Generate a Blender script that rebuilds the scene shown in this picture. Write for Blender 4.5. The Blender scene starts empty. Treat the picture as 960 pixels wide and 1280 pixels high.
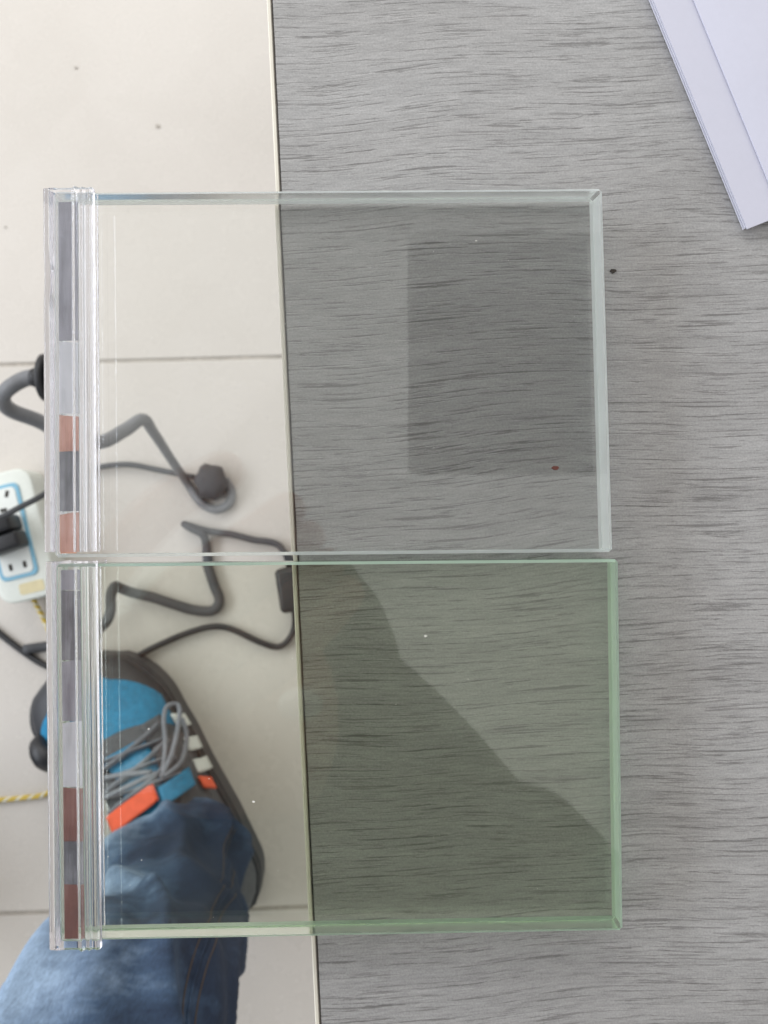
import bpy, bmesh, math, random
from mathutils import Vector, Matrix, noise
R = math.radians
random.seed(4)
S = bpy.context.scene
COL = S.collection

# ------------------------------------------------------------------ camera, world, lamps
F, CX, CY = 1100.0, 480.0, 640.0          # focal length and centre in photo pixels (960 x 1280)
CAMZ, TILT = 0.158, R(1.5)
cd = bpy.data.cameras.new('camera')
cam = bpy.data.objects.new('camera', cd); COL.objects.link(cam)
cam.location = (0, 0, CAMZ); cam.rotation_euler = (TILT, 0, 0)
cd.sensor_fit = 'VERTICAL'; cd.sensor_height = 24.0; cd.lens = 24.0 * F / 1280
cd.clip_start = 0.005; cd.clip_end = 60
cd.dof.use_dof = True; cd.dof.focus_distance = 0.152; cd.dof.aperture_fstop = 26
S.camera = cam

W = bpy.data.worlds.new('World'); S.world = W; W.use_nodes = True
bg = W.node_tree.nodes['Background']
bg.inputs[0].default_value = (1.0, 0.992, 0.972, 1); bg.inputs[1].default_value = 0.94

def area(name, loc, target, sx, sy, power, col):
    l = bpy.data.lights.new(name, 'AREA'); l.shape = 'RECTANGLE'; l.size = sx; l.size_y = sy
    l.energy = power; l.color = col
    o = bpy.data.objects.new(name, l); COL.objects.link(o); o.location = loc
    o.rotation_euler = (Vector(target) - Vector(loc)).to_track_quat('-Z', 'Y').to_euler()
    return o
area('window_light', (-1.75, 0.25, 0.75), (-0.1, 0.0, -0.3), 2.2, 0.55, 32, (0.84, 0.90, 1.0))
area('right_window_light', (2.1, -0.3, 0.6), (0.05, -0.05, 0.0), 1.6, 0.9, 6, (0.93, 0.97, 1.0))
area('far_window_light', (-0.35, 2.3, 1.2), (0.0, 0.0, -0.2), 1.8, 1.4, 24, (1.0, 0.99, 0.97))

S.view_settings.view_transform = 'Standard'; S.view_settings.look = 'None'
S.view_settings.exposure = 0.03; S.view_settings.gamma = 1.0
S.cycles.use_denoising = True
S.cycles.max_bounces = 24; S.cycles.transmission_bounces = 24; S.cycles.transparent_max_bounces = 16
S.cycles.glossy_bounces = 12; S.cycles.diffuse_bounces = 5
S.cycles.caustics_refractive = True; S.cycles.caustics_reflective = True
S.cycles.blur_glossy = 0.5

ROT = Matrix.Rotation(TILT, 3, 'X')
def V(px, py, z):                          # photo pixel -> world point at height z
    d = ROT @ Vector(((px - CX) / F, -(py - CY) / F, -1.0))
    t = (z - CAMZ) / d.z
    return Vector((d.x * t, d.y * t, z))
FLOOR = -0.58

# ------------------------------------------------------------------ helpers
def link(name, me, mats=(), parent=None, smooth=False):
    o = bpy.data.objects.new(name, me); COL.objects.link(o)
    for m in (mats if isinstance(mats, (list, tuple)) else [mats]): me.materials.append(m)
    if smooth:
        for p in me.polygons: p.use_smooth = True
    if parent is not None:
        o.parent = parent
        o.matrix_parent_inverse = Matrix.Translation(parent.location).inverted()
    return o
def tag(o, label=None, cat=None, group=None, kind=None):
    for k, v in (('label', label), ('category', cat), ('group', group), ('kind', kind)):
        if v: o[k] = v
    return o
def empty(name, loc, label, cat, group=None):
    o = bpy.data.objects.new(name, None); COL.objects.link(o); o.location = loc; o.empty_display_size = 0.02
    return tag(o, label, cat, group)
def mesh(vs, fs, name='m'):
    me = bpy.data.meshes.new(name); me.from_pydata([tuple(v) for v in vs], [], fs); me.validate(); me.update(); return me
def recalc(me):
    bm = bmesh.new(); bm.from_mesh(me); bmesh.ops.recalc_face_normals(bm, faces=bm.faces); bm.to_mesh(me); bm.free(); return me
def prism(poly, z0, z1, bevel=0.0, seg=1):
    n = len(poly)
    vs = [(p[0], p[1], z0) for p in poly] + [(p[0], p[1], z1) for p in poly]
    fs = [tuple(range(n)), tuple(range(n, 2 * n))] + [(i, (i + 1) % n, n + (i + 1) % n, n + i) for i in range(n)]
    me = recalc(mesh(vs, fs))
    if bevel:
        bm = bmesh.new(); bm.from_mesh(me)
        bmesh.ops.bevel(bm, geom=bm.edges[:], offset=bevel, segments=seg, profile=0.5, affect='EDGES', clamp_overlap=True)
        bm.to_mesh(me); bm.free()
    return me
def catmull(pts, n=8):
    P = [Vector(p) for p in pts]; P = [2 * P[0] - P[1]] + P + [2 * P[-1] - P[-2]]
    out = []
    for i in range(1, len(P) - 2):
        a, b, c, d = P[i - 1:i + 3]
        for k in range(n):
            t = k / n
            out.append(0.5 * ((2 * b) + (c - a) * t + (2 * a - 5 * b + 4 * c - d) * t * t + (3 * b - a - 3 * c + d) * t ** 3))
    out.append(P[-2].copy()); return out
def lerp_list(vals, n):
    out = []
    for i in range(len(vals) - 1):
        for k in range(n): out.append(vals[i] + (vals[i + 1] - vals[i]) * k / n)
    out.append(vals[-1]); return out
def tube(pts, rad, seg=10, n=8, cap=True, ry=None):
    p = catmull(pts, n) if n > 1 else [Vector(q) for q in pts]
    r = lerp_list(rad, n) if isinstance(rad, (list, tuple)) else [rad] * len(p)
    r2 = lerp_list(ry, n) if ry else r
    vs, fs, nrm = [], [], None
    for i, q in enumerate(p):
        t = (p[min(i + 1, len(p) - 1)] - p[max(i - 1, 0)]).normalized()
        if nrm is None:
            nrm = t.orthogonal().normalized() if abs(t.z) < 0.9 else Vector((1, 0, 0))
        nrm = (nrm - t * nrm.dot(t)).normalized(); b = t.cross(nrm)
        for k in range(seg):
            a = 2 * math.pi * k / seg
            vs.append(q + nrm * math.cos(a) * r[i] + b * math.sin(a) * r2[i])
    for i in range(len(p) - 1):
        for k in range(seg):
            fs.append((i * seg + k, i * seg + (k + 1) % seg, (i + 1) * seg + (k + 1) % seg, (i + 1) * seg + k))
    if cap:
        fs.append(tuple(range(seg))[::-1]); fs.append(tuple(range((len(p) - 1) * seg, len(p) * seg)))
    return recalc(mesh(vs, fs))
def join(meshes):
    vs, fs = [], []
    for m in meshes:
        o = len(vs); vs += [v.co.copy() for v in m.vertices]; fs += [tuple(i + o for i in p.vertices) for p in m.polygons]
    return mesh(vs, fs)
def rbox(cx, cy, sx, sy, ang, z0, z1, r=0.003, seg=2, corner=0.0):
    c, s = math.cos(ang), math.sin(ang)
    pts = []
    if corner:
        for qx, qy, a0 in ((1, 1, 0), (-1, 1, 90), (-1, -1, 180), (1, -1, 270)):
            for k in range(6):
                a = R(a0 + 90 * k / 5)
                pts.append((qx * (sx / 2 - corner) + corner * math.cos(a), qy * (sy / 2 - corner) + corner * math.sin(a)))
    else:
        pts = [(sx / 2, sy / 2), (-sx / 2, sy / 2), (-sx / 2, -sy / 2), (sx / 2, -sy / 2)]
    return prism([(cx + x * c - y * s, cy + x * s + y * c) for x, y in pts], z0, z1, r, seg)
def skin(verts, edges, root, sub=2):
    me = bpy.data.meshes.new('skin'); me.from_pydata([v[0] for v in verts], edges, [])
    o = bpy.data.objects.new('skin_source', me); COL.objects.link(o)
    o.modifiers.new('skin', 'SKIN'); o.modifiers.new('sub', 'SUBSURF').levels = sub
    for i, v in enumerate(verts):
        sv = me.skin_vertices[0].data[i]; sv.radius = (v[1], v[1]); sv.use_root = (i == root)
    dg = bpy.context.evaluated_depsgraph_get(); dg.update()
    out = bpy.data.meshes.new_from_object(o.evaluated_get(dg))
    bpy.data.objects.remove(o); bpy.data.meshes.remove(me)
    return out

# ------------------------------------------------------------------ materials
class NT:
    def __init__(s, name):
        s.m = bpy.data.materials.new(name); s.m.use_nodes = True; s.t = s.m.node_tree; s.n = s.t.nodes
        s.b = s.n['Principled BSDF']; s.out = s.n['Material Output']
    def node(s, ty, ins=None, **kw):
        nd = s.n.new(ty)
        for k, v in kw.items(): setattr(nd, k, v)
        for k, v in (ins or {}).items(): s.set(nd.inputs[k], v)
        return nd
    def set(s, sock, v):
        if isinstance(v, bpy.types.NodeSocket): s.t.links.new(v, sock)
        else: sock.default_value = v
    def coord(s, scale=(1, 1, 1), rot=(0, 0, 0), kind='Object'):
        c = s.node('ShaderNodeTexCoord'); m = s.node('ShaderNodeMapping', {'Scale': scale, 'Rotation': rot})
        s.t.links.new(c.outputs[kind], m.inputs['Vector']); return m.outputs[0]
    def noise(s, vec, scale=5, detail=4, rough=0.5, dist=0.0):
        return s.node('ShaderNodeTexNoise', {'Vector': vec, 'Scale': scale, 'Detail': detail, 'Roughness': rough, 'Distortion': dist}).outputs['Fac']
    def ramp(s, fac, stops):
        r = s.node('ShaderNodeValToRGB', {'Fac': fac}); e = r.color_ramp.elements
        while len(e) < len(stops): e.new(0.5)
        for i, (p, c) in enumerate(stops):
            e[i].position = p; e[i].color = (c, c, c, 1) if not isinstance(c, tuple) else (*c, 1)
        return r.outputs['Color']
    def mix(s, fac, a, b, blend='MIX'):
        m = s.node('ShaderNodeMix', data_type='RGBA', blend_type=blend)
        s.set(m.inputs[0], fac)
        s.set(m.inputs[6], (*a, 1) if isinstance(a, tuple) else a); s.set(m.inputs[7], (*b, 1) if isinstance(b, tuple) else b)
        return m.outputs[2]
    def math(s, op, a, b=0.0):
        m = s.node('ShaderNodeMath', operation=op); s.set(m.inputs[0], a); s.set(m.inputs[1], b); return m.outputs[0]
    def bump(s, h, strength=0.3, dist=0.001):
        b = s.node('ShaderNodeBump', {'Height': h, 'Strength': strength, 'Distance': dist}); s.t.links.new(b.outputs[0], s.b.inputs['Normal'])
    def base(s, c, rough=0.5, **kw):
        s.set(s.b.inputs['Base Color'], (*c, 1) if isinstance(c, tuple) else c); s.set(s.b.inputs['Roughness'], rough)
        for k, v in kw.items(): s.set(s.b.inputs[k], v)
def plain(name, col, rough=0.5, var=0.25, scale=300, bump=0.15, **kw):
    t = NT(name); v = t.coord()
    f = t.noise(v, scale, 5, 0.6); g = t.noise(v, scale * 0.12, 3)
    f = t.math('ADD', t.math('MULTIPLY', f, 0.5), t.math('MULTIPLY', g, 0.5))
    lo = tuple(c * (1 - var) for c in col); hi = tuple(min(1, c * (1 + var)) for c in col)
    t.base(t.ramp(f, [(0.3, lo), (0.7, hi)]), rough, **kw)
    if bump: t.bump(f, bump, 0.0005)
    return t.m

def wood_mat():
    t = NT('grey_laminate')
    v0 = t.coord(rot=(0, 0, R(-2.6)))
    wob = t.node('ShaderNodeTexNoise', {'Vector': v0, 'Scale': 11.0, 'Detail': 2.0}).outputs['Color']
    off = t.node('ShaderNodeVectorMath', {0: wob, 1: (0.5, 0.5, 0.5)}, operation='SUBTRACT').outputs[0]
    off = t.node('ShaderNodeVectorMath', {0: off, 1: (0.0, 0.012, 0.0)}, operation='MULTIPLY').outputs[0]
    v = t.node('ShaderNodeVectorMath', {0: v0, 1: off}, operation='ADD').outputs[0]
    def st(sx, sy, ox=0.0):
        return t.node('ShaderNodeMapping', {'Vector': v, 'Scale': (sx, sy, 1), 'Location': (ox, ox * 0.7, 0)}).outputs[0]
    broad = t.noise(st(14, 60), 1, 3, 0.5)
    med = t.noise(st(38, 330, 3.1), 1, 4, 0.62)
    fine = t.noise(st(240, 2300, 7.7), 1, 4, 0.7)
    pore = t.noise(st(58, 1650, 11.0), 1, 1.6, 0.5)
    pore2 = t.noise(st(90, 2000, 23.0), 1, 2.0, 0.5)
    gate = t.noise(st(26, 140, 17.0), 1, 2, 0.5)
    speck = t.noise(t.coord(), 2600, 3, 0.7)
    col = t.ramp(broad, [(0.25, (0.362, 0.354, 0.346)), (0.75, (0.426, 0.422, 0.417))])
    col = t.mix(0.45, col, t.ramp(med, [(0.3, 0.70), (0.62, 1.06)]), 'MULTIPLY')
    col = t.mix(0.6, col, t.ramp(fine, [(0.3, 0.66), (0.7, 1.18)]), 'MULTIPLY')
    col = t.mix(0.60, col, t.ramp(speck, [(0.3, 0.72), (0.7, 1.22)]), 'MULTIPLY')
    k = t.math('ADD', pore, t.math('MULTIPLY', t.math('SUBTRACT', gate, 0.5), 0.22))
    grain = t.noise(st(420, 2600, 5.0), 1, 3, 0.75)
    k = t.math('ADD', k, t.math('MULTIPLY', t.math('SUBTRACT', grain, 0.5), 0.34))
    dark = t.ramp(k, [(0.595, 0.0), (0.71, 1.0)])
    k2 = t.math('ADD', pore2, t.math('MULTIPLY', t.math('SUBTRACT', gate, 0.5), -0.2))
    k2 = t.math('ADD', k2, t.math('MULTIPLY', t.math('SUBTRACT', grain, 0.5), 0.4))
    dark2 = t.ramp(k2, [(0.56, 0.0), (0.69, 0.8)])
    col = t.mix(t.math('MULTIPLY', dark, 0.60), col, (0.105, 0.10, 0.096))
    col = t.mix(t.math('MULTIPLY', dark2, 0.6), col, (0.13, 0.122, 0.118))
    t.base(col, t.ramp(fine, [(0.3, 0.42), (0.7, 0.30)]))
    h = t.math('SUBTRACT', t.math('MULTIPLY', fine, 0.35), t.math('MAXIMUM', dark, dark2))
    t.bump(h, 0.35, 0.0003)
    return t.m
def tile_mat():
    t = NT('cream_polished_tile'); v = t.coord()
    a = t.noise(v, 7, 4, 0.55); b = t.noise(v, 420, 4, 0.6); c = t.noise(v, 34, 5, 0.6)
    col = t.ramp(a, [(0.3, (0.564, 0.523, 0.472)), (0.7, (0.604, 0.563, 0.512))])
    col = t.mix(0.3, col, t.ramp(b, [(0.3, 0.90), (0.7, 1.06)]), 'MULTIPLY')
    col = t.mix(t.ramp(c, [(0.66, 0.0), (0.80, 0.30)]), col, (0.53, 0.49, 0.44))
    t.base(col, t.ramp(c, [(0.3, 0.20), (0.7, 0.34)])); t.bump(a, 0.05, 0.002)
    return t.m
def glass_mat(name, dens, col, ground_col):
    t = NT(name); t.n.remove(t.b)
    at = t.node('ShaderNodeAttribute', attribute_name='ground').outputs['Fac']
    g = t.node('ShaderNodeBsdfGlass', {'Color': (1, 1, 1, 1), 'IOR': 1.52})
    t.set(g.inputs['Roughness'], t.math('MULTIPLY', at, 0.32))
    d = t.node('ShaderNodeBsdfDiffuse', {'Color': (*ground_col, 1)})
    tr = t.node('ShaderNodeBsdfTranslucent', {'Color': (*ground_col, 1)})
    dm = t.node('ShaderNodeMixShader', {0: 0.5, 1: d.outputs[0], 2: tr.outputs[0]})
    m = t.node('ShaderNodeMixShader', {0: t.math('MULTIPLY', at, 0.70), 1: g.outputs[0], 2: dm.outputs[0]})
    t.t.links.new(m.outputs[0], t.out.inputs['Surface'])
    va = t.node('ShaderNodeVolumeAbsorption', {'Color': (*col, 1), 'Density': dens})
    t.t.links.new(va.outputs[0], t.out.inputs['Volume'])
    return t.m
def pvc_mat():
    t = NT('clear_pvc'); t.n.remove(t.b)
    nz = t.noise(t.coord((1, 0.05, 1)), 300, 2, 0.5)
    g = t.node('ShaderNodeBsdfGlass', {'Color': (0.985, 0.985, 1.0, 1), 'IOR': 1.49, 'Roughness': 0.04})
    t.set(g.inputs['Roughness'], t.ramp(nz, [(0.3, 0.05), (0.7, 0.14)]))
    d = t.node('ShaderNodeBsdfDiffuse', {'Color': (0.92, 0.92, 0.97, 1)}); tr = t.node('ShaderNodeBsdfTranslucent', {'Color': (0.92, 0.92, 0.97, 1)})
    dm = t.node('ShaderNodeMixShader', {0: 0.5, 1: d.outputs[0], 2: tr.outputs[0]})
    m = t.node('ShaderNodeMixShader', {0: 0.03, 1: g.outputs[0], 2: dm.outputs[0]})
    t.t.links.new(m.outputs[0], t.out.inputs['Surface'])
    return t.m
def denim_mat():
    t = NT('blue_denim'); v = t.coord()
    w1 = t.node('ShaderNodeTexWave', {'Vector': t.coord(rot=(0.3, 0.5, R(38))), 'Scale': 330.0, 'Distortion': 3.0, 'Detail': 2.0}, bands_direction='X').outputs['Fac']
    fine = t.noise(t.coord((1, 1, 0.25)), 900, 3, 0.7)
    worn = t.noise(t.coord((1, 1, 0.6), (0.4, 0.2, 0)), 15, 5, 0.6, 0.5)
    big = t.noise(v, 6.5, 2, 0.5)
    k = t.math('ADD', t.math('MULTIPLY', worn, 0.6), t.math('MULTIPLY', big, 0.4))
    # rubbed-pale front, plus the lit left and shaded right painted into the dye
    sx = t.node('ShaderNodeSeparateXYZ', {0: v}).outputs
    q = t.math('SUBTRACT', t.math('ADD', sx[0], 0.112), t.math('MULTIPLY', t.math('ADD', sx[2], 0.2), 0.16))
    fade_lit = t.math('MULTIPLY', q, -3.4)
    k = t.math('ADD', k, t.math('MINIMUM', t.math('MAXIMUM', fade_lit, -0.14), 0.15))
    wh = t.noise(t.coord((14, 110, 60), (0, 0, R(32))), 1, 3, 0.6)
    k = t.math('ADD', k, t.math('MULTIPLY', t.math('SUBTRACT', wh, 0.5), 0.30))
    col = t.ramp(k, [(0.38, (0.013, 0.027, 0.060)), (0.50, (0.045, 0.083, 0.150)), (0.68, (0.270, 0.375, 0.520))])
    col = t.mix(0.55, col, t.ramp(fine, [(0.25, 0.45), (0.75, 1.5)]), 'MULTIPLY')
    col = t.mix(0.25, col, t.ramp(w1, [(0.2, 0.6), (0.8, 1.3)]), 'MULTIPLY')
    t.base(col, 0.88); t.bump(t.math('ADD', fine, t.math('MULTIPLY', w1, 0.5)), 0.4, 0.0006)
    return t.m

M = {}
M['wood'] = wood_mat(); M['tile'] = tile_mat(); M['pvc'] = pvc_mat(); M['denim'] = denim_mat()
M['grout'] = plain('tile_grout', (0.42, 0.38, 0.33), 0.9)
M['band'] = plain('cream_edge_band', (0.74, 0.70, 0.60), 0.35, 0.05, bump=0.02)
M['chip'] = plain('dark_chipped_core', (0.055, 0.045, 0.038), 0.9, 0.5)
M['leg'] = plain('painted_steel', (0.30, 0.30, 0.31), 0.4, 0.05)
M['clear'] = glass_mat('low_iron_glass', 10.0, (0.78, 0.88, 0.74), (0.92, 0.97, 0.96))
M['green'] = glass_mat('ordinary_glass', 28.0, (0.58, 0.74, 0.36), (0.62, 0.80, 0.67))
def refraction_mat(name, a, b, c):  # paints refracted colour as streaky opaque bands
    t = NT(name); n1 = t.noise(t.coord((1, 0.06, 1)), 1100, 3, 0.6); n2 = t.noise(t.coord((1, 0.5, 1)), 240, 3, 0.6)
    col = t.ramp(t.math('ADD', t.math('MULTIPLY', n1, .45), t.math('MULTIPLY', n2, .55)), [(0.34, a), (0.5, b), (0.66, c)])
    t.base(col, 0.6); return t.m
M['tape_grey'] = refraction_mat('grey_tape', (.26, .26, .28), (.40, .40, .43), (.55, .56, .58))
M['tape_dark'] = refraction_mat('dark_grey_tape', (.10, .105, .11), (.21, .215, .225), (.40, .41, .42))
M['tape_white'] = refraction_mat('white_tape', (.62, .64, .64), (.80, .82, .82), (.88, .89, .89))
M['tape_orange'] = refraction_mat('orange_tape', (.52, .22, .14), (.74, .38, .27), (.80, .52, .42))
M['tape_brown'] = refraction_mat('brown_tape', (.17, .065, .045), (.30, .12, .085), (.42, .22, .17))
M['paper'] = plain('white_paper', (0.62, 0.62, 0.70), 0.75, 0.02, 900, 0.04)
M['paper2'] = plain('white_paper_cover', (0.58, 0.58, 0.67), 0.6, 0.02, 900, 0.04)
M['strip'] = plain('white_plastic', (0.66, 0.68, 0.62), 0.4, 0.06)
M['blue'] = plain('pale_blue_plastic', (0.20, 0.42, 0.55), 0.4, 0.08)
M['panel'] = plain('socket_panel', (0.72, 0.74, 0.70), 0.35, 0.04)
M['hole'] = plain('socket_dark', (0.02, 0.015, 0.01), 0.8)
M['oldlabel'] = plain('yellowed_label', (0.62, 0.54, 0.33), 0.7, 0.1)
M['black'] = plain('black_rubber', (0.016, 0.016, 0.018), 0.45, 0.2)
M['cord'] = plain('dark_grey_cord', (0.060, 0.062, 0.066), 0.7, 0.2)
M['greycord'] = plain('grey_cord', (0.165, 0.168, 0.175), 0.5, 0.15)
M['yellow'] = plain('yellow_cord', (0.58, 0.42, 0.07), 0.6, 0.2)
M['white'] = plain('white_cord', (0.66, 0.63, 0.52), 0.6, 0.2)
M['s_blue'] = plain('blue_mesh_fabric', (0.012, 0.18, 0.33), 0.75, 0.35, 1600, 0.5)
M['s_grey'] = plain('grey_mesh_fabric', (0.085, 0.09, 0.10), 0.8, 0.4, 1600, 0.5)
M['s_dark'] = plain('dark_shoe_rubber', (0.030, 0.031, 0.036), 0.5, 0.3)
M['s_sole'] = plain('dark_sole_rubber', (0.050, 0.052, 0.058), 0.55, 0.25)
M['s_lace'] = plain('grey_lace', (0.20, 0.21, 0.24), 0.8, 0.25, 2000, 0.5)
M['s_white'] = plain('white_stripe', (0.72, 0.73, 0.70), 0.6, 0.05)
M['s_orange'] = plain('coral_orange_lining', (0.82, 0.115, 0.045), 0.7, 0.15, 1500, 0.3)
M['skin'] = plain('skin_tone', (0.50, 0.29, 0.21), 0.5, 0.08, 500, 0.1, **{'Subsurface Weight': 0.1})
M['hair'] = plain('black_hair', (0.012, 0.011, 0.010), 0.5, 0.3)
M['jacket'] = plain('charcoal_cotton', (0.032, 0.034, 0.040), 0.9, 0.2, 900, 0.3)
M['eye'] = plain('eye_white', (0.7, 0.7, 0.68), 0.2, 0.02)
M['phone'] = plain('black_phone_glass', (0.23, 0.226, 0.222), 0.5, 0.1)
M['stitch'] = plain('tan_thread', (0.085, 0.060, 0.045), 0.8, 0.2)
M['crumb'] = plain('brown_crumb', (0.11, 0.03, 0.02), 0.8, 0.3)
M['dust'] = plain('pale_dust', (0.75, 0.74, 0.7), 0.9, 0.1)
M['dirt'] = plain('grey_dirt', (0.34, 0.31, 0.27), 0.9, 0.3)

# ------------------------------------------------------------------ floor of tiles
g = 0.0016
floor = link('floor', prism([(-3.5, -3.5), (3.5, -3.5), (3.5, 3.5), (-3.5, 3.5)], FLOOR - 0.05, FLOOR - 0.0012), M['grout'])
tag(floor, kind='structure')
a0, a1, b0 = V(0, 456, FLOOR), V(345, 447, FLOOR), V(0, 1142, FLOOR)
ux = (a1 - a0).normalized(); uy = Vector((ux.y, -ux.x, 0))      # uy points down the picture
ts = (b0 - a0).dot(uy)
org = V(452, 444, FLOOR); org = a0 + ux * (org - a0).dot(ux)
hs = ts / 2 - g
tme = prism([(hs, hs), (-hs, hs), (-hs, -hs), (hs, -hs)], -0.008, 0.0, 0.0008, 2); tme.materials.append(M['tile'])
ang = math.atan2(ux.y, ux.x)
for i in range(-4, 3):
    for j in range(-3, 4):
        o = bpy.data.objects.new('tile', tme); COL.objects.link(o)
        c = org + ux * (i + 0.5) * ts + uy * (j + 0.5) * ts
        o.location = (c.x, c.y, FLOOR); o.rotation_euler = (0, 0, ang + random.choice((0, 1, 2, 3)) * math.pi / 2)
        o.parent = floor
def blob(px, py, z, r, n=9, h=0.0006):
    c = V(px, py, z)
    return prism([(c.x + r * random.uniform(.6, 1.15) * math.cos(2 * math.pi * k / n), c.y + r * 0.7 * random.uniform(.6, 1.15) * math.sin(2 * math.pi * k / n)) for k in range(n)], z, z + h)
sp = join([blob(x, y, FLOOR + 0.0002, r) for x, y, r in ((197, 158, .0026), (95, 85, .0015), (7, 284, .0010))])
tag(link('floor_dirt', sp, M['dirt']), kind='stuff')

# ------------------------------------------------------------------ table
e0, e1 = V(339.0, 0, 0), V(400.0, 1280, 0)
ed = (e1 - e0).normalized(); en = Vector((ed.y, -ed.x, 0))
if en.x > 0: en = -en                                            # points to the floor side
A, B = e0 - ed * 0.42, e1 + ed * 0.22
inn = -en
table = empty('wooden_table', tuple(((A + B) / 2 + inn * 0.5).to_2d()) + (FLOOR,), 'low grey wood grain table with a cream edge band, glass samples overhanging it', 'table')
g0, g1 = A + inn * 0.00014, B + inn * 0.00014
top = prism([g0.to_2d(), g1.to_2d(), (g1 + inn * 1.0).to_2d(), (g0 + inn * 1.0).to_2d()], -0.025, 0.0, 0.0002)
link('tabletop', top, M['wood'], table)
bw = 0.00085
link('edge_band', prism([A.to_2d(), B.to_2d(), (B + en * bw).to_2d(), (A + en * bw).to_2d()], -0.0255, -0.0001, 0.0002), M['band'], table)
pts_l, pts_r = [], []
n = 340
for i in range(n + 1):
    p = A + (B - A) * i / n
    w = 0.00002 + 0.00022 * max(0, noise.noise(Vector((i * 0.45, 3, 0)))) + 0.0004 * max(0, noise.noise(Vector((i * 0.9, 9, 0))) - 0.25)
    pts_l.append((p.x, p.y, 0.00003)); q = p + inn * (0.00012 + w); pts_r.append((q.x, q.y, 0.00003))
low = [(x, y, -0.0006) for x, y, z in pts_l + pts_r]
m_ = n + 1
fs = [(i, i + 1, m_ + i + 1, m_ + i) for i in range(n)]
fs += [(2 * m_ + i, 2 * m_ + m_ + i, 2 * m_ + m_ + i + 1, 2 * m_ + i + 1) for i in range(n)]
fs += [(m_ + i, m_ + i + 1, 3 * m_ + i + 1, 3 * m_ + i) for i in range(n)]
link('chipped_seam', mesh(pts_l + pts_r + low, fs), M['chip'], table)
for s in (0.1, 0.9):
    for d in (0.06, 0.93):
        c = A + (B - A) * s + inn * d
        link('leg', rbox(c.x, c.y, 0.04, 0.04, math.atan2(ed.y, ed.x), FLOOR, -0.0255, 0.002), M['leg'], table)

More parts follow.
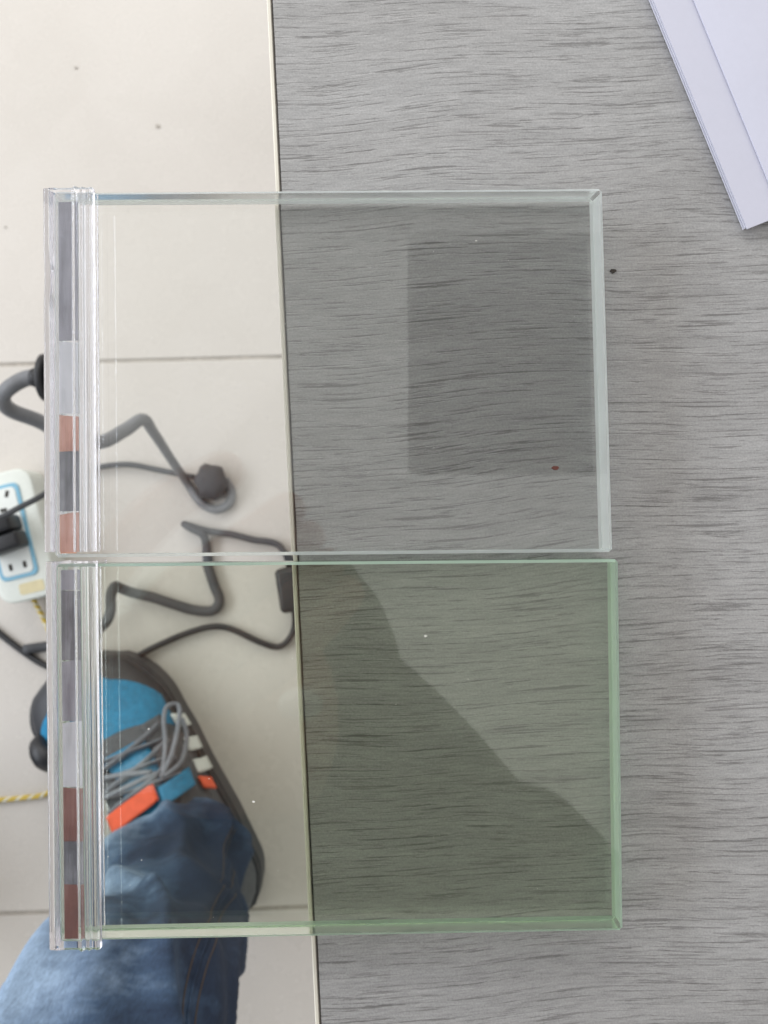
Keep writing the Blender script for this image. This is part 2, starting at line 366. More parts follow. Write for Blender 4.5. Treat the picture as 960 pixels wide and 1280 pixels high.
# ------------------------------------------------------------------ the two glass samples
TOP, BOT = 0.0083, 0.0003
def glass_sample(name, px, mat, strip_px, refraction_bands, label, square=0.0006):
    P = [V(x, y, TOP) for x, y in px]                               # TL TR BR BL
    c = sum(P, Vector()) / 4
    root = empty(name, (c.x, c.y, 0), label, 'glass sample', 'glass samples side by side on the table')
    me = prism([p.to_2d() for p in P], BOT, TOP, 0.0005, 1)
    rx0 = (P[1] - P[0]).normalized()
    for vt in me.vertices:                                          # the right edge is cut slightly out of square
        if vt.co.z < (TOP + BOT) / 2 and (vt.co - c).dot(rx0) > 0.02: vt.co -= rx0 * square
    me.update()
    at = me.attributes.new('ground', 'FLOAT', 'FACE')
    rx = (P[1] - P[0]).normalized()
    for p in me.polygons:
        nr = p.normal
        if abs(nr.z) > 0.98: v = 0.0
        elif abs(nr.z) > 0.1: v = 0.9
        elif nr.dot(rx) > 0.85: v = 1.0
        else: v = 0.32
        at.data[p.index].value = v
    link('pane', me, mat, root)
    # clear plastic edge strip along the left side
    y0, y1, grow = strip_px
    d = (P[3] - P[0]).normalized(); nrm = Vector((d.y, -d.x, 0))
    if nrm.x > 0: nrm = -nrm
    s0 = V(px[0][0], y0, TOP); s1 = V(px[3][0], y1, TOP)
    s0 = P[0] + d * (s0 - P[0]).dot(d); s1 = P[0] + d * (s1 - P[0]).dot(d)
    prof = []
    gin, th = 0.0003, 0.0011
    zt = TOP + 0.0002
    N = 120
    for i in range(N + 1):                                          # top skin from the inner lip outwards, with its ribs
        a = -0.0073 + (0.0073 + 0.0009) * i / N
        z = zt + th
        for ca, ww, hh in ((-0.0069, 0.00035, 0.00030), (-0.0056, 0.00028, 0.00045), (-0.0044, 0.00045, 0.00075), (-0.0003, 0.0007, 0.0002)):
            z += hh * math.exp(-((a - ca) / ww) ** 2)
        prof.append((a, z))
    for i in range(1, 16):                                          # rounded outer bulb
        q = math.pi / 2 - math.pi * i / 16
        prof.append((0.0009 + 0.0011 * math.cos(q), 0.0041 + 0.0055 * math.sin(q)))
    for i in range(9): prof.append((0.0009 - 0.0066 * i / 8, -0.0013))
    prof += [(-0.0058, -0.0002), (gin, -0.0002), (gin, zt), (-0.0073, zt)]
    nP = len(prof); K = 60; vs = []
    for k in range(K + 1):
        b = s0 + (s1 - s0) * k / K
        wv = 0.00005 * noise.noise(Vector((k * 0.13, y0, 0)))
        for a, z in prof:
            fac = max(0.0, a + 0.0005) / 0.0025
            # the bulb is pressed in at one place of the strip
            yy = y0 + (y1 - y0) * k / K
            dent = grow * math.exp(-((yy - 350) / 26) ** 4)
            q = b + nrm * (a + wv * fac - dent * fac * 0.0004)
            vs.append((q.x, q.y, z + dent * fac * 0.0006))
    fs = []
    for k in range(K):
        for i in range(nP):
            fs.append((k * nP + i, k * nP + (i + 1) % nP, (k + 1) * nP + (i + 1) % nP, (k + 1) * nP + i))
    fs.append(tuple(range(nP))); fs.append(tuple(range(K * nP, (K + 1) * nP)))
    sme = recalc(mesh(vs, fs)); st = link('seal_strip', sme, M['pvc'], root, True); sme.set_sharp_from_angle(angle=R(45))
    # painted colour bands in place of light refracted inside the clear strip
    for ty0, ty1, key in refraction_bands:
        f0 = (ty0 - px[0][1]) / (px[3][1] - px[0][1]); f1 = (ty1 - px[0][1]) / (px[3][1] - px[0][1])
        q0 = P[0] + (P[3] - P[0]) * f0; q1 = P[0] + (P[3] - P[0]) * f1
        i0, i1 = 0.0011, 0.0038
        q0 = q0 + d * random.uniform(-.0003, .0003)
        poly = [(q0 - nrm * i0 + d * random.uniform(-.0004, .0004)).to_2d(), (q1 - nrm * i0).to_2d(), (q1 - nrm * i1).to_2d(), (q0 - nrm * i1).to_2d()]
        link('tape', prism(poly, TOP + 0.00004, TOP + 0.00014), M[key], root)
    return root
glass_sample('glass_sample', [(66, 240), (753, 235), (766, 690), (68, 697)], M['clear'], (239, 690, 1.0),
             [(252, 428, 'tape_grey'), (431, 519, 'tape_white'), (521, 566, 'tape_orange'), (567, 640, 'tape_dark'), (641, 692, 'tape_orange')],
             'colourless clear glass sample with a pale white right edge, farther of the two')
glass_sample('glass_sample', [(69, 705), (773, 699), (779, 1164), (74, 1177)], M['green'], (702, 1183, 0.0),
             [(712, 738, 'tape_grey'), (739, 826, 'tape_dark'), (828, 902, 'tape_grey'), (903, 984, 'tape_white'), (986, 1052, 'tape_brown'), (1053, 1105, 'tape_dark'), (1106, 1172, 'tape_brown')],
             'green tinted glass sample with a green right edge, nearer of the two', 0.0001)
tag(link('crumb', blob(694, 585, 0.00835, 0.0007, 8, 0.0005), M['crumb']), 'tiny reddish brown crumb on the clear glass', 'crumb')
tag(link('crumb', blob(766, 339, 0.0, 0.00060, 8, 0.0002), M['chip']), 'tiny black crumb on the table beside the clear glass', 'crumb')
ds = []
for i in range(46):
    x, y = random.uniform(130, 740), random.uniform(260, 1150)
    if 685 < y < 712: continue
    ds.append(blob(x, y, TOP + 0.00003, random.uniform(0.00004, 0.00013), 6, 0.00006))
ds += [blob(532, 795, TOP + 0.00003, 0.0003, 7, 0.0001), blob(186, 911, TOP + 0.00003, 0.0002, 7, 0.0001), blob(317, 1002, TOP + 0.00003, 0.00028, 7, 0.0001), blob(595, 301, TOP + 0.00003, 0.0002, 7, 0.0001)]
tag(link('dust', join(ds), M['dust']), kind='stuff')

# ------------------------------------------------------------------ white booklet
c0 = V(933, 286, 0.001); u1 = (V(815, -2, 0.001) - c0).normalized(); u2 = Vector((-u1.y, u1.x, 0))
if u2.x < 0: u2 = -u2
bk = empty('paper_booklet', (c0.x, c0.y, 0), 'white folded paper booklet lying at the right corner of the table', 'booklet')
def bpt(a, b): return (c0 + u1 * a + u2 * b).to_2d()
def sheet(z0, a0, b0, lift, curl, th=0.00018, L=0.20, Wd=0.15):
    vs, fs = [], []; na, nb = 2, 22
    for lay in (0, 1):
        for i in range(na + 1):
            for j in range(nb + 1):
                b = b0 + Wd * (j / nb) ** 2; a = a0 + L * i / na
                q = c0 + u1 * a + u2 * b
                vs.append((q.x, q.y, z0 + lift * (1 - math.exp(-(b - b0) / curl)) + lay * th))
    w = nb + 1; o = (na + 1) * w
    for i in range(na):
        for j in range(nb):
            k = i * w + j
            fs += [(k, k + w, k + w + 1, k + 1), (o + k, o + k + 1, o + k + w + 1, o + k + w)]
    for i in range(na): fs += [(i * w, o + i * w, o + (i + 1) * w, (i + 1) * w)]
    for j in range(nb): fs += [(j, j + 1, o + j + 1, o + j)]
    return recalc(mesh(vs, fs))
link('back_cover', sheet(0.0002, 0.0002, -0.0003, 0.0, 1, 0.0003), M['paper'], bk)
for k in range(3):
    link('page', sheet(0.0006 + k * 0.00024, 0.0001 + 0.0002 * random.random(), -0.0001 - 0.00008 * (k % 3), 0.0002, 0.004), M['paper'], bk)
link('front_cover', sheet(0.0014, -0.0002, -0.0002, 0.0001, 0.004, 0.0003), M['paper2'], bk)
fl = c0 + u1 * 0.0
link('folded_flap', sheet(0.0019, 0.002, 0.0063, 0.0035, 0.012, 0.0003), M['paper2'], bk)

# ------------------------------------------------------------------ things on the floor at the left
def P3(lst): return [V(x, y, z) for x, y, z in lst]
zf = FLOOR + 0.005
# power strip
pc = V(21, 670, FLOOR + 0.03); pa = R(-90) + math.atan2(97, -25); pa = math.atan2(97, -24) - R(90)
ps = empty('power_strip', (pc.x, pc.y, FLOOR), 'white power strip with a pale blue rimmed socket panel on the floor', 'power strip')
def pl(x, y):                                                        # local metres (x right, y along) -> world xy
    return (pc.x + x * math.cos(pa) - y * math.sin(pa), pc.y + x * math.sin(pa) + y * math.cos(pa))
link('casing', rbox(pc.x, pc.y, 0.047, 0.105, pa, FLOOR, FLOOR + 0.034, 0.004, 3, 0.012), M['strip'], ps, True)
x, y = pl(-0.003, 0.004); link('rim', rbox(x, y, 0.031, 0.076, pa, FLOOR + 0.033, FLOOR + 0.0355, 0.001, 2, 0.005), M['blue'], ps)
link('socket_panel', rbox(x, y, 0.025, 0.070, pa, FLOOR + 0.034, FLOOR + 0.0362, 0.0005, 1, 0.004), M['panel'], ps)
for hx, hy, r in ((-0.008, -0.024, 0), (0.0035, -0.024, 0), (-0.009, 0.034, 25), (0.0025, 0.034, -25), (-0.003, 0.022, 90)):
    x, y = pl(hx, hy); link('socket_hole', rbox(x, y, 0.0026, 0.0052, pa + R(r), FLOOR + 0.035, FLOOR + 0.0365, 0), M['hole'], ps)
x, y = pl(0.004, -0.043); link('sticker', rbox(x, y, 0.020, 0.009, pa, FLOOR + 0.0335, FLOOR + 0.0345, 0, 1, 0.002), M['oldlabel'], ps)
x, y = pl(-0.006, 0.001)
plug = empty('power_plug', (x, y, FLOOR + 0.0363), 'black plug pushed into the power strip', 'plug')
x, y = pl(-0.006, 0.0085); link('plug_body', rbox(x, y, 0.031, 0.0125, pa + R(6), FLOOR + 0.0365, FLOOR + 0.062, 0.003, 3), M['black'], plug, True)
x, y = pl(-0.004, -0.0055); link('plug_body', rbox(x, y, 0.031, 0.0135, pa + R(6), FLOOR + 0.0365, FLOOR + 0.058, 0.003, 3), M['black'], plug, True)
# thin cord passing above the strip
def cord(name, pts, r, mat, label, cat='cable', n=8, group=None, parent=None):
    o = link(name, tube(P3(pts), r, 12, n), mat, parent, True)
    if label: tag(o, label, cat, group)
    return o
G = 'cables on the tiled floor'
cord('thin_cable', [(-40, 664, -.50), (0, 647, -.505), (25, 634, -.51), (50, 621, -.52), (75, 605, -.55), (98, 592, zf), (120, 585, zf), (160, 581, zf), (200, 588, zf), (244, 597, zf + .004)], 0.0023, M['cord'],
     'thin dark cable crossing the power strip and ending at the round black plug', group=G)
k = V(265, 603, zf + .006)
rp = empty('round_plug', (k.x, k.y, FLOOR), 'round dark plug on the floor seen through the clear glass', 'plug')
vs = []
prof = [(0.0, .022), (.007, .022), (.0115, .019), (.0135, .012), (.0125, .004), (.009, .0)]
hexr = lambda a_: (1.0 + .09 * math.cos(6 * a_ + .5) - .06 * math.cos(2 * a_ - .8))
ra = lambda r, z, s: [(k.x + 1.05 * r * hexr(2 * math.pi * i / s) * math.cos(2 * math.pi * i / s), k.y + 1.08 * r * hexr(2 * math.pi * i / s) * math.sin(2 * math.pi * i / s), FLOOR + z) for i in range(s)]
rings = [ra(max(r, .0004), z, 20) for r, z in prof]
vs = [p for q in rings for p in q]
fs = [(i * 20 + j, i * 20 + (j + 1) % 20, (i + 1) * 20 + (j + 1) % 20, (i + 1) * 20 + j) for i in range(5) for j in range(20)] + [tuple(range(20)), tuple(range(100, 120))]
link('plug_body', recalc(mesh(vs, fs)), M['cord'], rp, True)
link('grip', tube([V(250, 598, zf + .006), V(258, 600, zf + .009), V(263, 602, zf + .012)], [.004, .006, .007], 12, 4), M['black'], rp, True)
# thick grey cord
gc = empty('grey_power_cord', tuple(V(60, 530, FLOOR)), 'thick grey power cord with a black plug looping out left of the clear glass', 'cable', G)
cord('cable', [(50, 470, -.40), (30, 474, -.40), (10, 486, -.40), (3, 499, -.41), (14, 513, -.425), (50, 527, -.44), (90, 549, -.46), (128, 553, -.475), (158, 538, -.49), (180, 525, -.50), (193, 541, -.52), (214, 573, -.55), (235, 604, zf), (252, 628, zf), (270, 637, zf), (286, 630, zf), (290, 615, zf), (282, 600, zf + .005)],
     [.0051] * 9 + [.0046, .0040] + [.0036] * 7, M['greycord'], None, parent=gc)
q = V(52, 472, -.40)
for nm, dx, rr, ln in (('strain_relief', -.0065, .0062, .007), ('plug_flange', 0.0, .0150, .005), ('plug_body', .006, .0135, .014)):
    c = [(q.x + dx, q.y, q.z), (q.x + dx + ln * .25, q.y, q.z), (q.x + dx + ln * .75, q.y, q.z), (q.x + dx + ln, q.y, q.z)]
    link(nm, tube(c, [rr * .86, rr, rr, rr * .86], 20, 3), M['black'], gc, True)
# lower dark cord, adapter and its cord
cord('dark_cable', [(356, 690, zf), (348, 681, zf), (335, 677, zf), (318, 675, zf), (290, 668, zf), (262, 664, zf), (240, 658, zf), (231, 655, zf), (240, 661, zf + .004), (254, 668, zf + .004), (259, 682, zf), (260, 704, zf), (268, 730, zf), (275, 750, zf), (266, 763, zf), (242, 762, zf), (215, 754, zf), (190, 746, zf), (165, 740, zf + .002), (152, 735, zf + .01), (145, 733, -.555), (140, 744, -.54), (139, 766, -.53), (128, 783, -.53), (100, 797, -.54), (70, 806, zf), (30, 812, zf)],
     [.0028] * 9 + [.0033, .0036] + [.0042] * 16, M['cord'], 'dark cable bent into a hairpin under the joint of the glass samples', group=G, n=6)
ad = V(362, 735, FLOOR + .03)
ap = empty('power_adapter', (ad.x, ad.y, FLOOR), 'black power adapter half under the table edge', 'power adapter')
link('housing', rbox(ad.x + .010, ad.y, 0.040, 0.036, R(9), FLOOR, FLOOR + .030, .004, 3), M['black'], ap, True)
cord('cable', [(368, 758, zf + .01), (369, 780, zf), (362, 798, zf), (348, 808, zf), (325, 802, zf), (290, 786, zf), (265, 783, zf), (232, 792, zf), (195, 808, zf), (160, 826, zf), (125, 837, zf), (90, 842, zf - .002), (55, 831, zf - .002), (20, 808, zf - .002), (-25, 772, zf - .002)], .0026, M['black'], None, parent=ap)
cord('strain_relief', [(357, 691, zf), (361, 698, zf + .004), (365, 706, zf + .008)], [.003, .004, .005], M['black'], None, parent=ap)
# yellow and white twisted cord
pth = catmull(P3([(38, 742, FLOOR + .01), (46, 757, FLOOR + .006), (54, 772, FLOOR + .004), (66, 800, FLOOR + .003), (82, 850, FLOOR + .003), (92, 910, FLOOR + .003), (82, 970, FLOOR + .003), (58, 992, FLOOR + .003), (30, 997, FLOOR + .003), (0, 1000, FLOOR + .003), (-40, 1003, FLOOR + .003)]), 14)
yc = empty('twisted_cord', tuple(V(30, 997, FLOOR)), 'thin yellow and white twisted cord on the floor left of the green glass', 'cord')
for s_, mk in ((0, 'yellow'), (1, 'yellow'), (2, 'white')):
    hp = []
    for i, p in enumerate(pth):
        t = (pth[min(i + 1, len(pth) - 1)] - pth[max(i - 1, 0)]).normalized(); nn = t.cross(Vector((0, 0, 1))).normalized()
        a = i * 0.85 + s_ * 2.094
        hp.append(p + nn * math.cos(a) * .0011 + Vector((0, 0, 1)) * math.sin(a) * .0011)
    link('strand', tube(hp, .0012, 6, 1), M[mk], yc, True)

# ------------------------------------------------------------------ the person holding the phone
def vv(*a): return Vector(a)
hipR, hipL = vv(-.13, -.70, -.08), vv(-.33, -.72, -.08)
kneeR, kneeL = vv(-.105, -.245, -.075), vv(-.40, -.28, -.075)
ankR, ankL = V(238, 1035, -.51), vv(-.42, -.27, -.50)
bv, be = [], []
def bvx(p, r, par=None):
    bv.append((tuple(p), r)); i = len(bv) - 1
    if par is not None: be.append((par, i))
    return i
pel = bvx((-.23, -.72, -.05), .12)
t1 = bvx((-.215, -.68, .10), .115, pel); t2 = bvx((-.14, -.50, .27), .125, t1); t3 = bvx((-.06, -.29, .375), .11, t2)
nk = bvx((-.085, -.225, .41), .055, t3); h0 = bvx((-.085, -.20, .425), .060, nk)
h1 = bvx((-.080, -.135, .430), .078, h0); h2 = bvx((-.078, -.070, .420), .074, h1); h3 = bvx((-.077, -.042, .41), .044, h2)
ns = bvx((-.080, -.125, .345), .012, h1)
def arm(sh, el, wr, pm, up, par, fingers, thumb):
    s = bvx(sh, .062, par); e1 = bvx((vv(*sh) + vv(*el)) / 2, .045, s); e = bvx(el, .038, e1); w0 = bvx((vv(*el) + vv(*wr)) / 2, .034, e)
    w = bvx(wr, .024, w0); p = bvx(pm, .026, w)
    for f in fingers:
        q = p
        for pt, r in f: q = bvx(pt, r, q)
    q = w
    for pt, r in thumb: q = bvx(pt, r, q)
ZP = .170
armR = ((.078, -.215, .35), (.215, -.30, .13), (.205, -.09, .150), (.182, .0, .165))
arm(*armR, None, t3, [[((.165, .035 + .02 * i, ZP + .012), .0095), ((.140 - .005 * (i % 2), .040 + .02 * i, ZP + .013), .0085), ((.118 - .006 * (i == 1), .040 + .02 * i, ZP + .011), .0075)] for i in range(4)],
    [((.178, -.025, ZP + .012), .0105), ((.155, .0, ZP + .013), .0095), ((.135, .015, ZP + .012), .0085)])
armL = ((-.26, -.27, .34), (-.36, -.34, .12), (-.165, -.11, .168), (-.100, -.055, .178))
arm(*armL, None, t3, [[((-.078 + .008 * i, -.020 - .013 * i, ZP + .016), .0095), ((-.052 + .008 * i, -.002 - .012 * i, ZP + .018), .0085), ((-.030 + .007 * i, .014 - .010 * i, ZP + .014), .0075)] for i in range(4)],
    [((-.108, -.018, ZP + .012), .0105), ((-.082, .012, ZP + .014), .0095), ((-.052, .028, ZP + .013), .0085)])
for hp, kn, an, toe in ((hipR, kneeR, ankR, None), (hipL, kneeL, ankL, None)):
    a = bvx(hp, .075, pel); b = bvx((hp + kn) / 2, .062, a); c = bvx(kn, .036, b); d = bvx((kn * .55 + an * .45), .028, c); e = bvx(an * .88 + kn * .12, .020, d)
person = link('person', skin(bv, be, pel), M['skin'], None, True)
tag(person, 'seated person in blue jeans and a grey and blue sneaker beside the table', 'person')
# jacket
jv, je = [], []
def jx(p, r, par=None):
    jv.append((tuple(p), r)); i = len(jv) - 1
    if par is not None: je.append((par, i))
    return i
a = jx((-.23, -.72, -.03), .135); b = jx((-.215, -.68, .10), .132, a); c = jx((-.14, -.50, .27), .14, b); d = jx((-.06, -.29, .375), .135, c); e = jx((-.062, -.225, .40), .105, d)
for ar in (armR, armL):
    s = jx(ar[0], .086, d); m1 = jx((vv(*ar[0]) + vv(*ar[1])) / 2, .056, s); m2 = jx(ar[1], .048, m1); m3 = jx((vv(*ar[1]) + vv(*ar[2])) / 2, .042, m2)
    jx(vv(*ar[1]) * .12 + vv(*ar[2]) * .88, .033, m3)
link('jacket', skin(jv, je, 0), M['jacket'], person, True)
# hair, ears, eyes
def ell(c, r, seg=20, rings=12, cut=None):
    bm = bmesh.new(); bmesh.ops.create_uvsphere(bm, u_segments=seg, v_segments=rings, radius=1.0)
    for v in bm.verts: v.co = Vector((c[0] + v.co.x * r[0], c[1] + v.co.y * r[1], c[2] + v.co.z * r[2]))
    me = bpy.data.meshes.new('e'); bm.to_mesh(me); bm.free(); return me
link('hair', ell((-.078, -.108, .462), (.092, .110, .066)), M['hair'], person, True)
for s in (-1, 1):
    link('ear', ell((-.079 + s * .086, -.125, .425), (.010, .018, .030)), M['skin'], person, True)
    link('eye', ell((-.079 + s * .032, -.095, .352), (.013, .009, .010)), M['eye'], person, True)

JK = [c for c in person.children if c.name == 'jacket'][0]
hm = ell((0, 0, 0), (.235, .078, .055), 36, 18)
hm.transform(Matrix.Translation((.046, -.232, .41)) @ Matrix.Rotation(math.atan2(-.81, .58), 4, 'Z'))
link('hood', hm, M['jacket'], JK, True)  # added ellipsoid that fills out the dark shoulder outline reflected in the panes
# jeans
def trouser(rings, seg=144, n=18, wr=1.0, seed=0.0):
    cs = catmull([r[0] for r in rings], n); rx = lerp_list([r[1] for r in rings], n); ry = lerp_list([r[2] for r in rings], n)
    vs, fs, nrm = [], [], Vector((1, 0, 0)); L = 0.0
    for i, q in enumerate(cs):
        t = (cs[min(i + 1, len(cs) - 1)] - cs[max(i - 1, 0)]).normalized()
        nrm = (nrm - t * nrm.dot(t)).normalized(); b = t.cross(nrm)
        if i: L += (q - cs[i - 1]).length
        for k in range(seg):
            a = 2 * math.pi * k / seg
            dirv = nrm * math.cos(a) + b * math.sin(a)
            p = q + nrm * math.cos(a) * rx[i] + b * math.sin(a) * ry[i]
            ph = noise.noise(Vector((math.cos(a) * 1.1 + seed, math.sin(a) * 1.1, L * 9)))
            bunch = math.exp(-L / 0.10)
            f1 = math.sin(L * (44 - 40 * L) + 1.6 * math.sin(a + .6 + seed) + 3.0 * ph)
            f1 = 1 - abs(f1) ** 0.6
            f2 = noise.noise(Vector((math.cos(a) * 2.4, math.sin(a) * 2.4 + L * 16, L * 15 + seed)))
            fold = math.sin(3.0 * a + L * 22 + 2.2 * ph); fold = (1 - abs(fold)) ** 1.6
            f3 = 1 - abs(noise.noise(Vector((math.cos(a - .5) * 3 + L * 20, math.sin(a) * 3, L * 20 + seed)))) * 2.4
            dsp = wr * (f1 * (.0026 + .0065 * bunch) + f2 * .0055 + fold * .0100 + max(0, f3) ** 2 * .0006 - .006) * min(1, .25 + L / .03)
            dsp += wr * .0002 * noise.noise(p * 120)
            vs.append(p + dirv * dsp)
    m = len(cs)
    for i in range(m - 1):
        for k in range(seg):
            fs.append((i * seg + k, i * seg + (k + 1) % seg, (i + 1) * seg + (k + 1) % seg, (i + 1) * seg + k))
    # turned-in hem
    o = len(vs)
    for k in range(seg):
        p = Vector(vs[k]); vs.append(p + (cs[0] - p) * 0.06 + Vector((0, 0, .003)))
    for k in range(seg): fs.append((k, o + k, o + (k + 1) % seg, (k + 1) % seg))
    bm = bmesh.new(); bm.from_mesh(mesh(vs, fs))
    for _ in range(3): bmesh.ops.smooth_vert(bm, verts=bm.verts[:], factor=0.5, use_axis_x=True, use_axis_y=True, use_axis_z=True)
    bmesh.ops.recalc_face_normals(bm, faces=bm.faces); me = bpy.data.meshes.new('cloth'); bm.to_mesh(me); bm.free()
    return me, cs
def ring(px, py, z, wpx, k=0.85):
    c = V(px, py, z); r = wpx / 2 * (CAMZ - z) / F
    return (c, r, r * k)
rings = [ring(240, 1050, -.515, 150), ring(226, 1074, -.49, 160), ring(210, 1106, -.45, 178), ring(205, 1150, -.39, 196), ring(184, 1198, -.31, 226), ring(150, 1262, -.235, 276, .9),
         (vv(-.112, -.232, -.165), .054, .054), (vv(-.107, -.262, -.10), .062, .060), (vv(-.11, -.34, -.075), .066, .064), (vv(-.12, -.52, -.07), .076, .074), (vv(-.16, -.72, -.07), .10, .10)]
jm, jc = trouser(rings)
jeans = link('jeans', jm, M['denim'], person, True)
lm, lc = trouser([(ankL + vv(0, 0, -.02), .056, .056), (ankL + vv(0, 0, .06), .055, .055), (vv(-.41, -.275, -.28), .058, .058), (vv(-.405, -.28, -.14), .062, .062), (vv(-.40, -.33, -.08), .066, .066), (vv(-.37, -.5, -.07), .076, .076), (vv(-.30, -.72, -.07), .10, .10)], 36, 6, 1.0, 4.0)
link('jeans', lm, M['denim'], person, True)
# side seam with two stitch lines on the right of the leg
nseg = 144
for off, mk, rr in ((12, 'stitch', .0003), (16, 'stitch', .0003), (14, 'denim', .0008)):
    pts = []
    for i in range(6, 120):
        p = jm.vertices[i * nseg + off].co; c = jc[i]; pts.append(p + (p - c).normalized() * .0003)
    link('seam', tube(pts, rr, 6, 1), M[mk], jeans, True)

# ---- sneaker
SL = .238
toe = V(124, 811, -.555); ax = (Vector((-.486, .874, 0))).normalized(); sd = Vector((ax.y, -ax.x, 0))   # sd: to the right
heel = toe - ax * SL; heel.z = FLOOR
PLAN = [(0, .001, .008), (.04, .001, .020), (.1, .001, .0285), (.3, -.001, .033), (.5, -.003, .0345), (.61, -.0035, .0365), (.70, -.0145, .0465), (.77, -.0205, .053), (.84, -.0245, .0530), (.90, -.0265, .0485), (.95, -.0275, .039), (.985, -.0280, .021), (1.0, -.028, .006)]
def plan(u):
    r = [0.0, 0.0]
    for d in (-.03, -.02, -.01, 0, .01, .02, .03):
        w = min(1, max(0, u + d * (1 if .05 < u < .93 else .25)))
        for a_, b_ in zip(PLAN, PLAN[1:]):
            if w <= b_[0]:
                k_ = (w - a_[0]) / (b_[0] - a_[0]); r[0] += a_[1] + (b_[1] - a_[1]) * k_; r[1] += a_[2] + (b_[2] - a_[2]) * k_; break
    return r[0] / 7, r[1] / 7
def hh(u):
    pts = [(0, .080), (.12, .092), (.36, .096), (.48, .090), (.58, .078), (.68, .064), (.80, .051), (.90, .045), (.96, .040), (1.0, .024)]
    for (a, x), (b, y) in zip(pts, pts[1:]):
        if u <= b: return x + (y - x) * (u - a) / (b - a)
    return .024
def SP(u, t, off=0.0):
    cx_, w_ = plan(u); w = w_ * .95 + off; h = hh(u) - .020 + off
    a = t * math.pi / 2
    x = w * math.copysign(abs(math.sin(a)) ** .80, a); z = .020 + h * abs(math.cos(a)) ** .70
    return heel + ax * (u * SL + off * (1 if u > .9 else 0)) + sd * (cx_ + x) + Vector((0, 0, z))
def patch(uvf, nu, nt, off, th=.0012):
    vs, fs = [], []
    for lay in (0, 1):
        for i in range(nu + 1):
            for j in range(nt + 1):
                u, t = uvf(i / nu, j / nt); vs.append(SP(u, t, off + (th if lay == 0 else -.001)))
    w = nt + 1; o = (nu + 1) * w
    for i in range(nu):
        for j in range(nt):
            k = i * w + j; fs += [(k, k + 1, k + w + 1, k + w), (o + k, o + k + w, o + k + w + 1, o + k + 1)]
    for i in range(nu): fs += [(i * w, i * w + w, o + i * w + w, o + i * w), (i * w + nt, o + i * w + nt, o + i * w + w + nt, i * w + w + nt)]
    for j in range(nt): fs += [(j, o + j, o + j + 1, j + 1), (nu * w + j, nu * w + j + 1, o + nu * w + j + 1, o + nu * w + j)]
    return recalc(mesh(vs, fs))
shoe = link('shoe', patch(lambda a, b: (.002 + .996 * a, -1 + 2 * b), 60, 36, 0.0, .0004), M['s_grey'], person, True)
out = [(u / 60) for u in range(61)]
def outline(grow):
    l, r = [], []
    for u in out:
        c_, w_ = plan(u); q = heel + ax * (u * SL + grow * (1 if u > .97 else (-1 if u < .03 else 0)))
        l.append(q + sd * (c_ - w_ - grow)); r.append(q + sd * (c_ + w_ + grow))
    return [(p.x, p.y) for p in l + r[::-1]]
link('sole', prism(outline(.0022), FLOOR, FLOOR + .022, 0), M['s_sole'], shoe)
link('welt', prism(outline(.0010), FLOOR + .0222, FLOOR + .029, 0), M['s_dark'], shoe)
link('toe_guard', patch(lambda a, b: (.64 + .355 * a, -1 + 2 * b), 24, 30, .0010, .0010), M['s_dark'], shoe, True)
TC = .08                                                             # the lacing sits a little off the middle
def bluef(a, b):
    t = -.74 + 1.54 * b; q = abs(2 * b - 1)
    u0 = .722 - .085 * q ** 2; u1 = .915 - .15 * q ** 2.2
    return (u0 + (u1 - u0) * a, t)
link('toe_cap', patch(bluef, 16, 24, .0024, .0010), M['s_blue'], shoe, True)
def vampf(a, b):
    t = -.78 + 1.58 * b; q = abs(2 * b - 1); u1 = .732 - .09 * q ** 2; return (.40 + (u1 - .40) * a, t)
link('vamp', patch(vampf, 20, 24, .0032, .0014), M['s_grey'], shoe, True)
link('tongue', patch(lambda a, b: (.47 + .21 * a, TC - .20 + .40 * b), 16, 8, .0054, .0012), M['s_blue'], shoe, True)
for sgn in (-1, 1):
    link('eyestay', patch(lambda a, b: (.49 + .225 * a, TC + sgn * (.19 + .26 * b + .05 * a)), 14, 6, .0058, .0016), M['s_grey'], shoe, True)
for i in range(3):                                                   # crossed laces
    u = .530 + .055 * i
    for sgn in (-1, 1):
        pts = [SP(u + (.050 * (k / 4)), TC + sgn * (-.40 + .80 * k / 4), .0094 + .0018 * (1 - abs(k / 2 - 1)) + (.0012 if sgn > 0 else 0)) for k in range(5)]
        link('lace', tube(pts, .0026, 8, 5, ry=[.0011] * 5), M['s_lace'], shoe, True)
loopA = [SP(.55, .25, .012), SP(.60, .42, .018), SP(.67, .62, .020), SP(.71, .72, .018), SP(.725, .62, .016), SP(.70, .52, .016), SP(.63, .40, .016), SP(.56, .28, .013)]
loopB = [SP(.57, .22, .012), SP(.58, -.05, .016), SP(.585, -.42, .014), SP(.62, -.60, .011), SP(.65, -.46, .012), SP(.63, -.10, .014), SP(.58, .18, .013)]
loopC = [SP(.55, .28, .013), SP(.56, .50, .014), SP(.61, .72, .011), SP(.66, .84, .008)]
for lp in (loopA, loopB, loopC): link('lace', tube(lp, .0018, 8, 7), M['s_lace'], shoe, True)
for u in (.650, .565, .490):                                         # three white stripes on each side
    link('stripe', patch(lambda a, b: (u + .044 * a - .024 * b, .76 + .22 * b), 4, 6, .0050, .0012), M['s_white'], shoe, True)
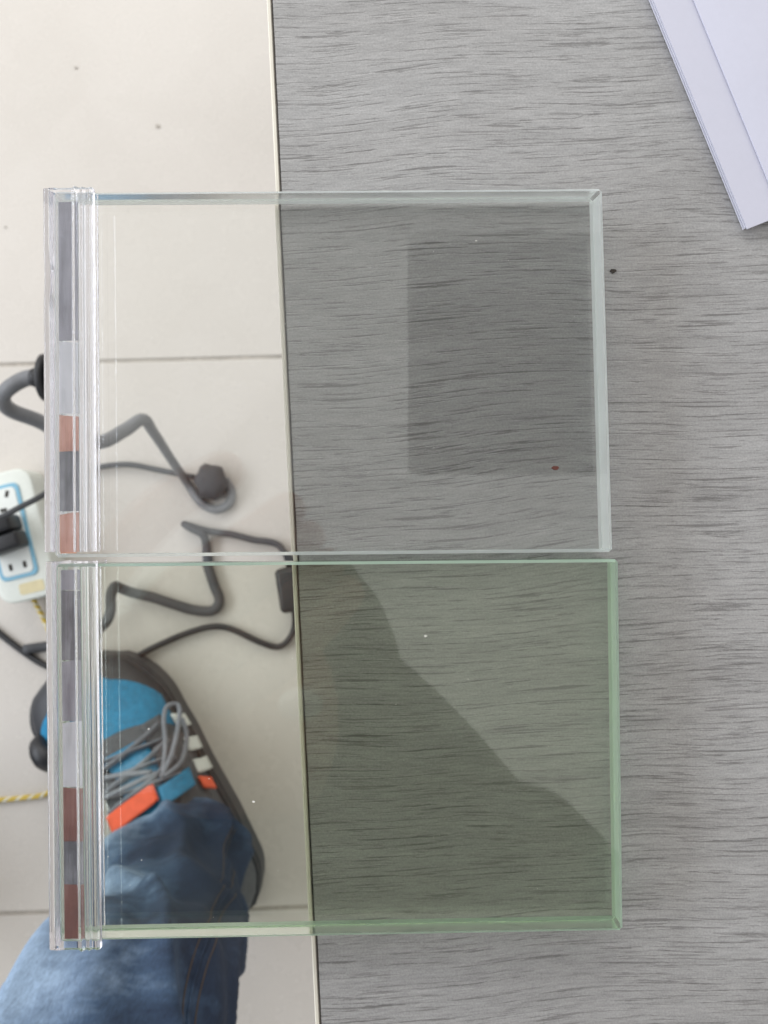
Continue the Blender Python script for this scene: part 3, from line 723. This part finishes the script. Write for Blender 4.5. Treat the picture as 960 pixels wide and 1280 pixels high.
for u in (.655, .590, .525):
    link('stripe', patch(lambda a, b: (u + .030 * a - .018 * b, -.64 - .22 * b), 4, 6, .0050, .0012), M['s_white'], shoe, True)
def collarf(a, b):
    return (.470 + .030 * b + .055 * a, -.40 + .56 * b)
link('collar', patch(collarf, 6, 14, .0085, .0035), M['s_orange'], shoe, True)
link('collar', patch(lambda a, b: (.445 + .040 * a - .03 * b, .70 + .14 * b), 4, 6, .0075, .002), M['s_orange'], shoe, True)
link('tongue_top', patch(lambda a, b: (.475 + .055 * a, .19 + .40 * b), 8, 10, .0095, .002), M['s_blue'], shoe, True)
kn = V(58, 940, -.53)
link('pull_loop', tube([kn + vv(-.004, .011, -.02), kn + vv(-.007, .004, -.004), kn + vv(-.001, -.004, 0), kn + vv(.007, -.010, -.006), kn + vv(.016, -.012, -.02)], [.005, .0075, .0095, .0085, .005], 12, 6), M['black'], shoe, True)
# the other shoe, hidden under the frame edge
hl = vv(-.42, -.33, FLOOR)
o2 = shoe.copy(); COL.objects.link(o2); o2.parent = person
dl = hl - heel
o2.location = (dl.x, dl.y, 0)
for chn in [c for c in shoe.children if c.name.split('.')[0] in ('sole', 'welt', 'toe_guard', 'toe_cap', 'vamp', 'tongue')]:
    c2 = chn.copy(); COL.objects.link(c2); c2.parent = o2
# stool
stool = empty('stool', (-.23, -.74, FLOOR), 'round grey stool under the seated person', 'stool')
link('seat', prism([(-.23 + .19 * math.cos(R(15 * i)), -.74 + .19 * math.sin(R(15 * i))) for i in range(24)], -.23, -.18, .008, 2), M['leg'], stool)
for sx in (-1, 1):
    for sy in (-1, 1):
        link('leg', tube([vv(-.23 + sx * .10, -.74 + sy * .10, -.231), vv(-.23 + sx * .14, -.74 + sy * .14, FLOOR)], .012, 10, 1), M['leg'], stool, True)
# phone
ph = empty('smartphone', (.086, .063, .162), 'grey smartphone held flat above the clear glass by the seated person', 'phone')
link('phone_body', rbox(.086, .0635, .155, .084, 0, .1615, .1690, .0015, 2, .003), M['phone'], ph)
link('screen', rbox(.086, .0635, .146, .075, 0, .16902, .16930, 0, 1, .007), M['black'], ph)
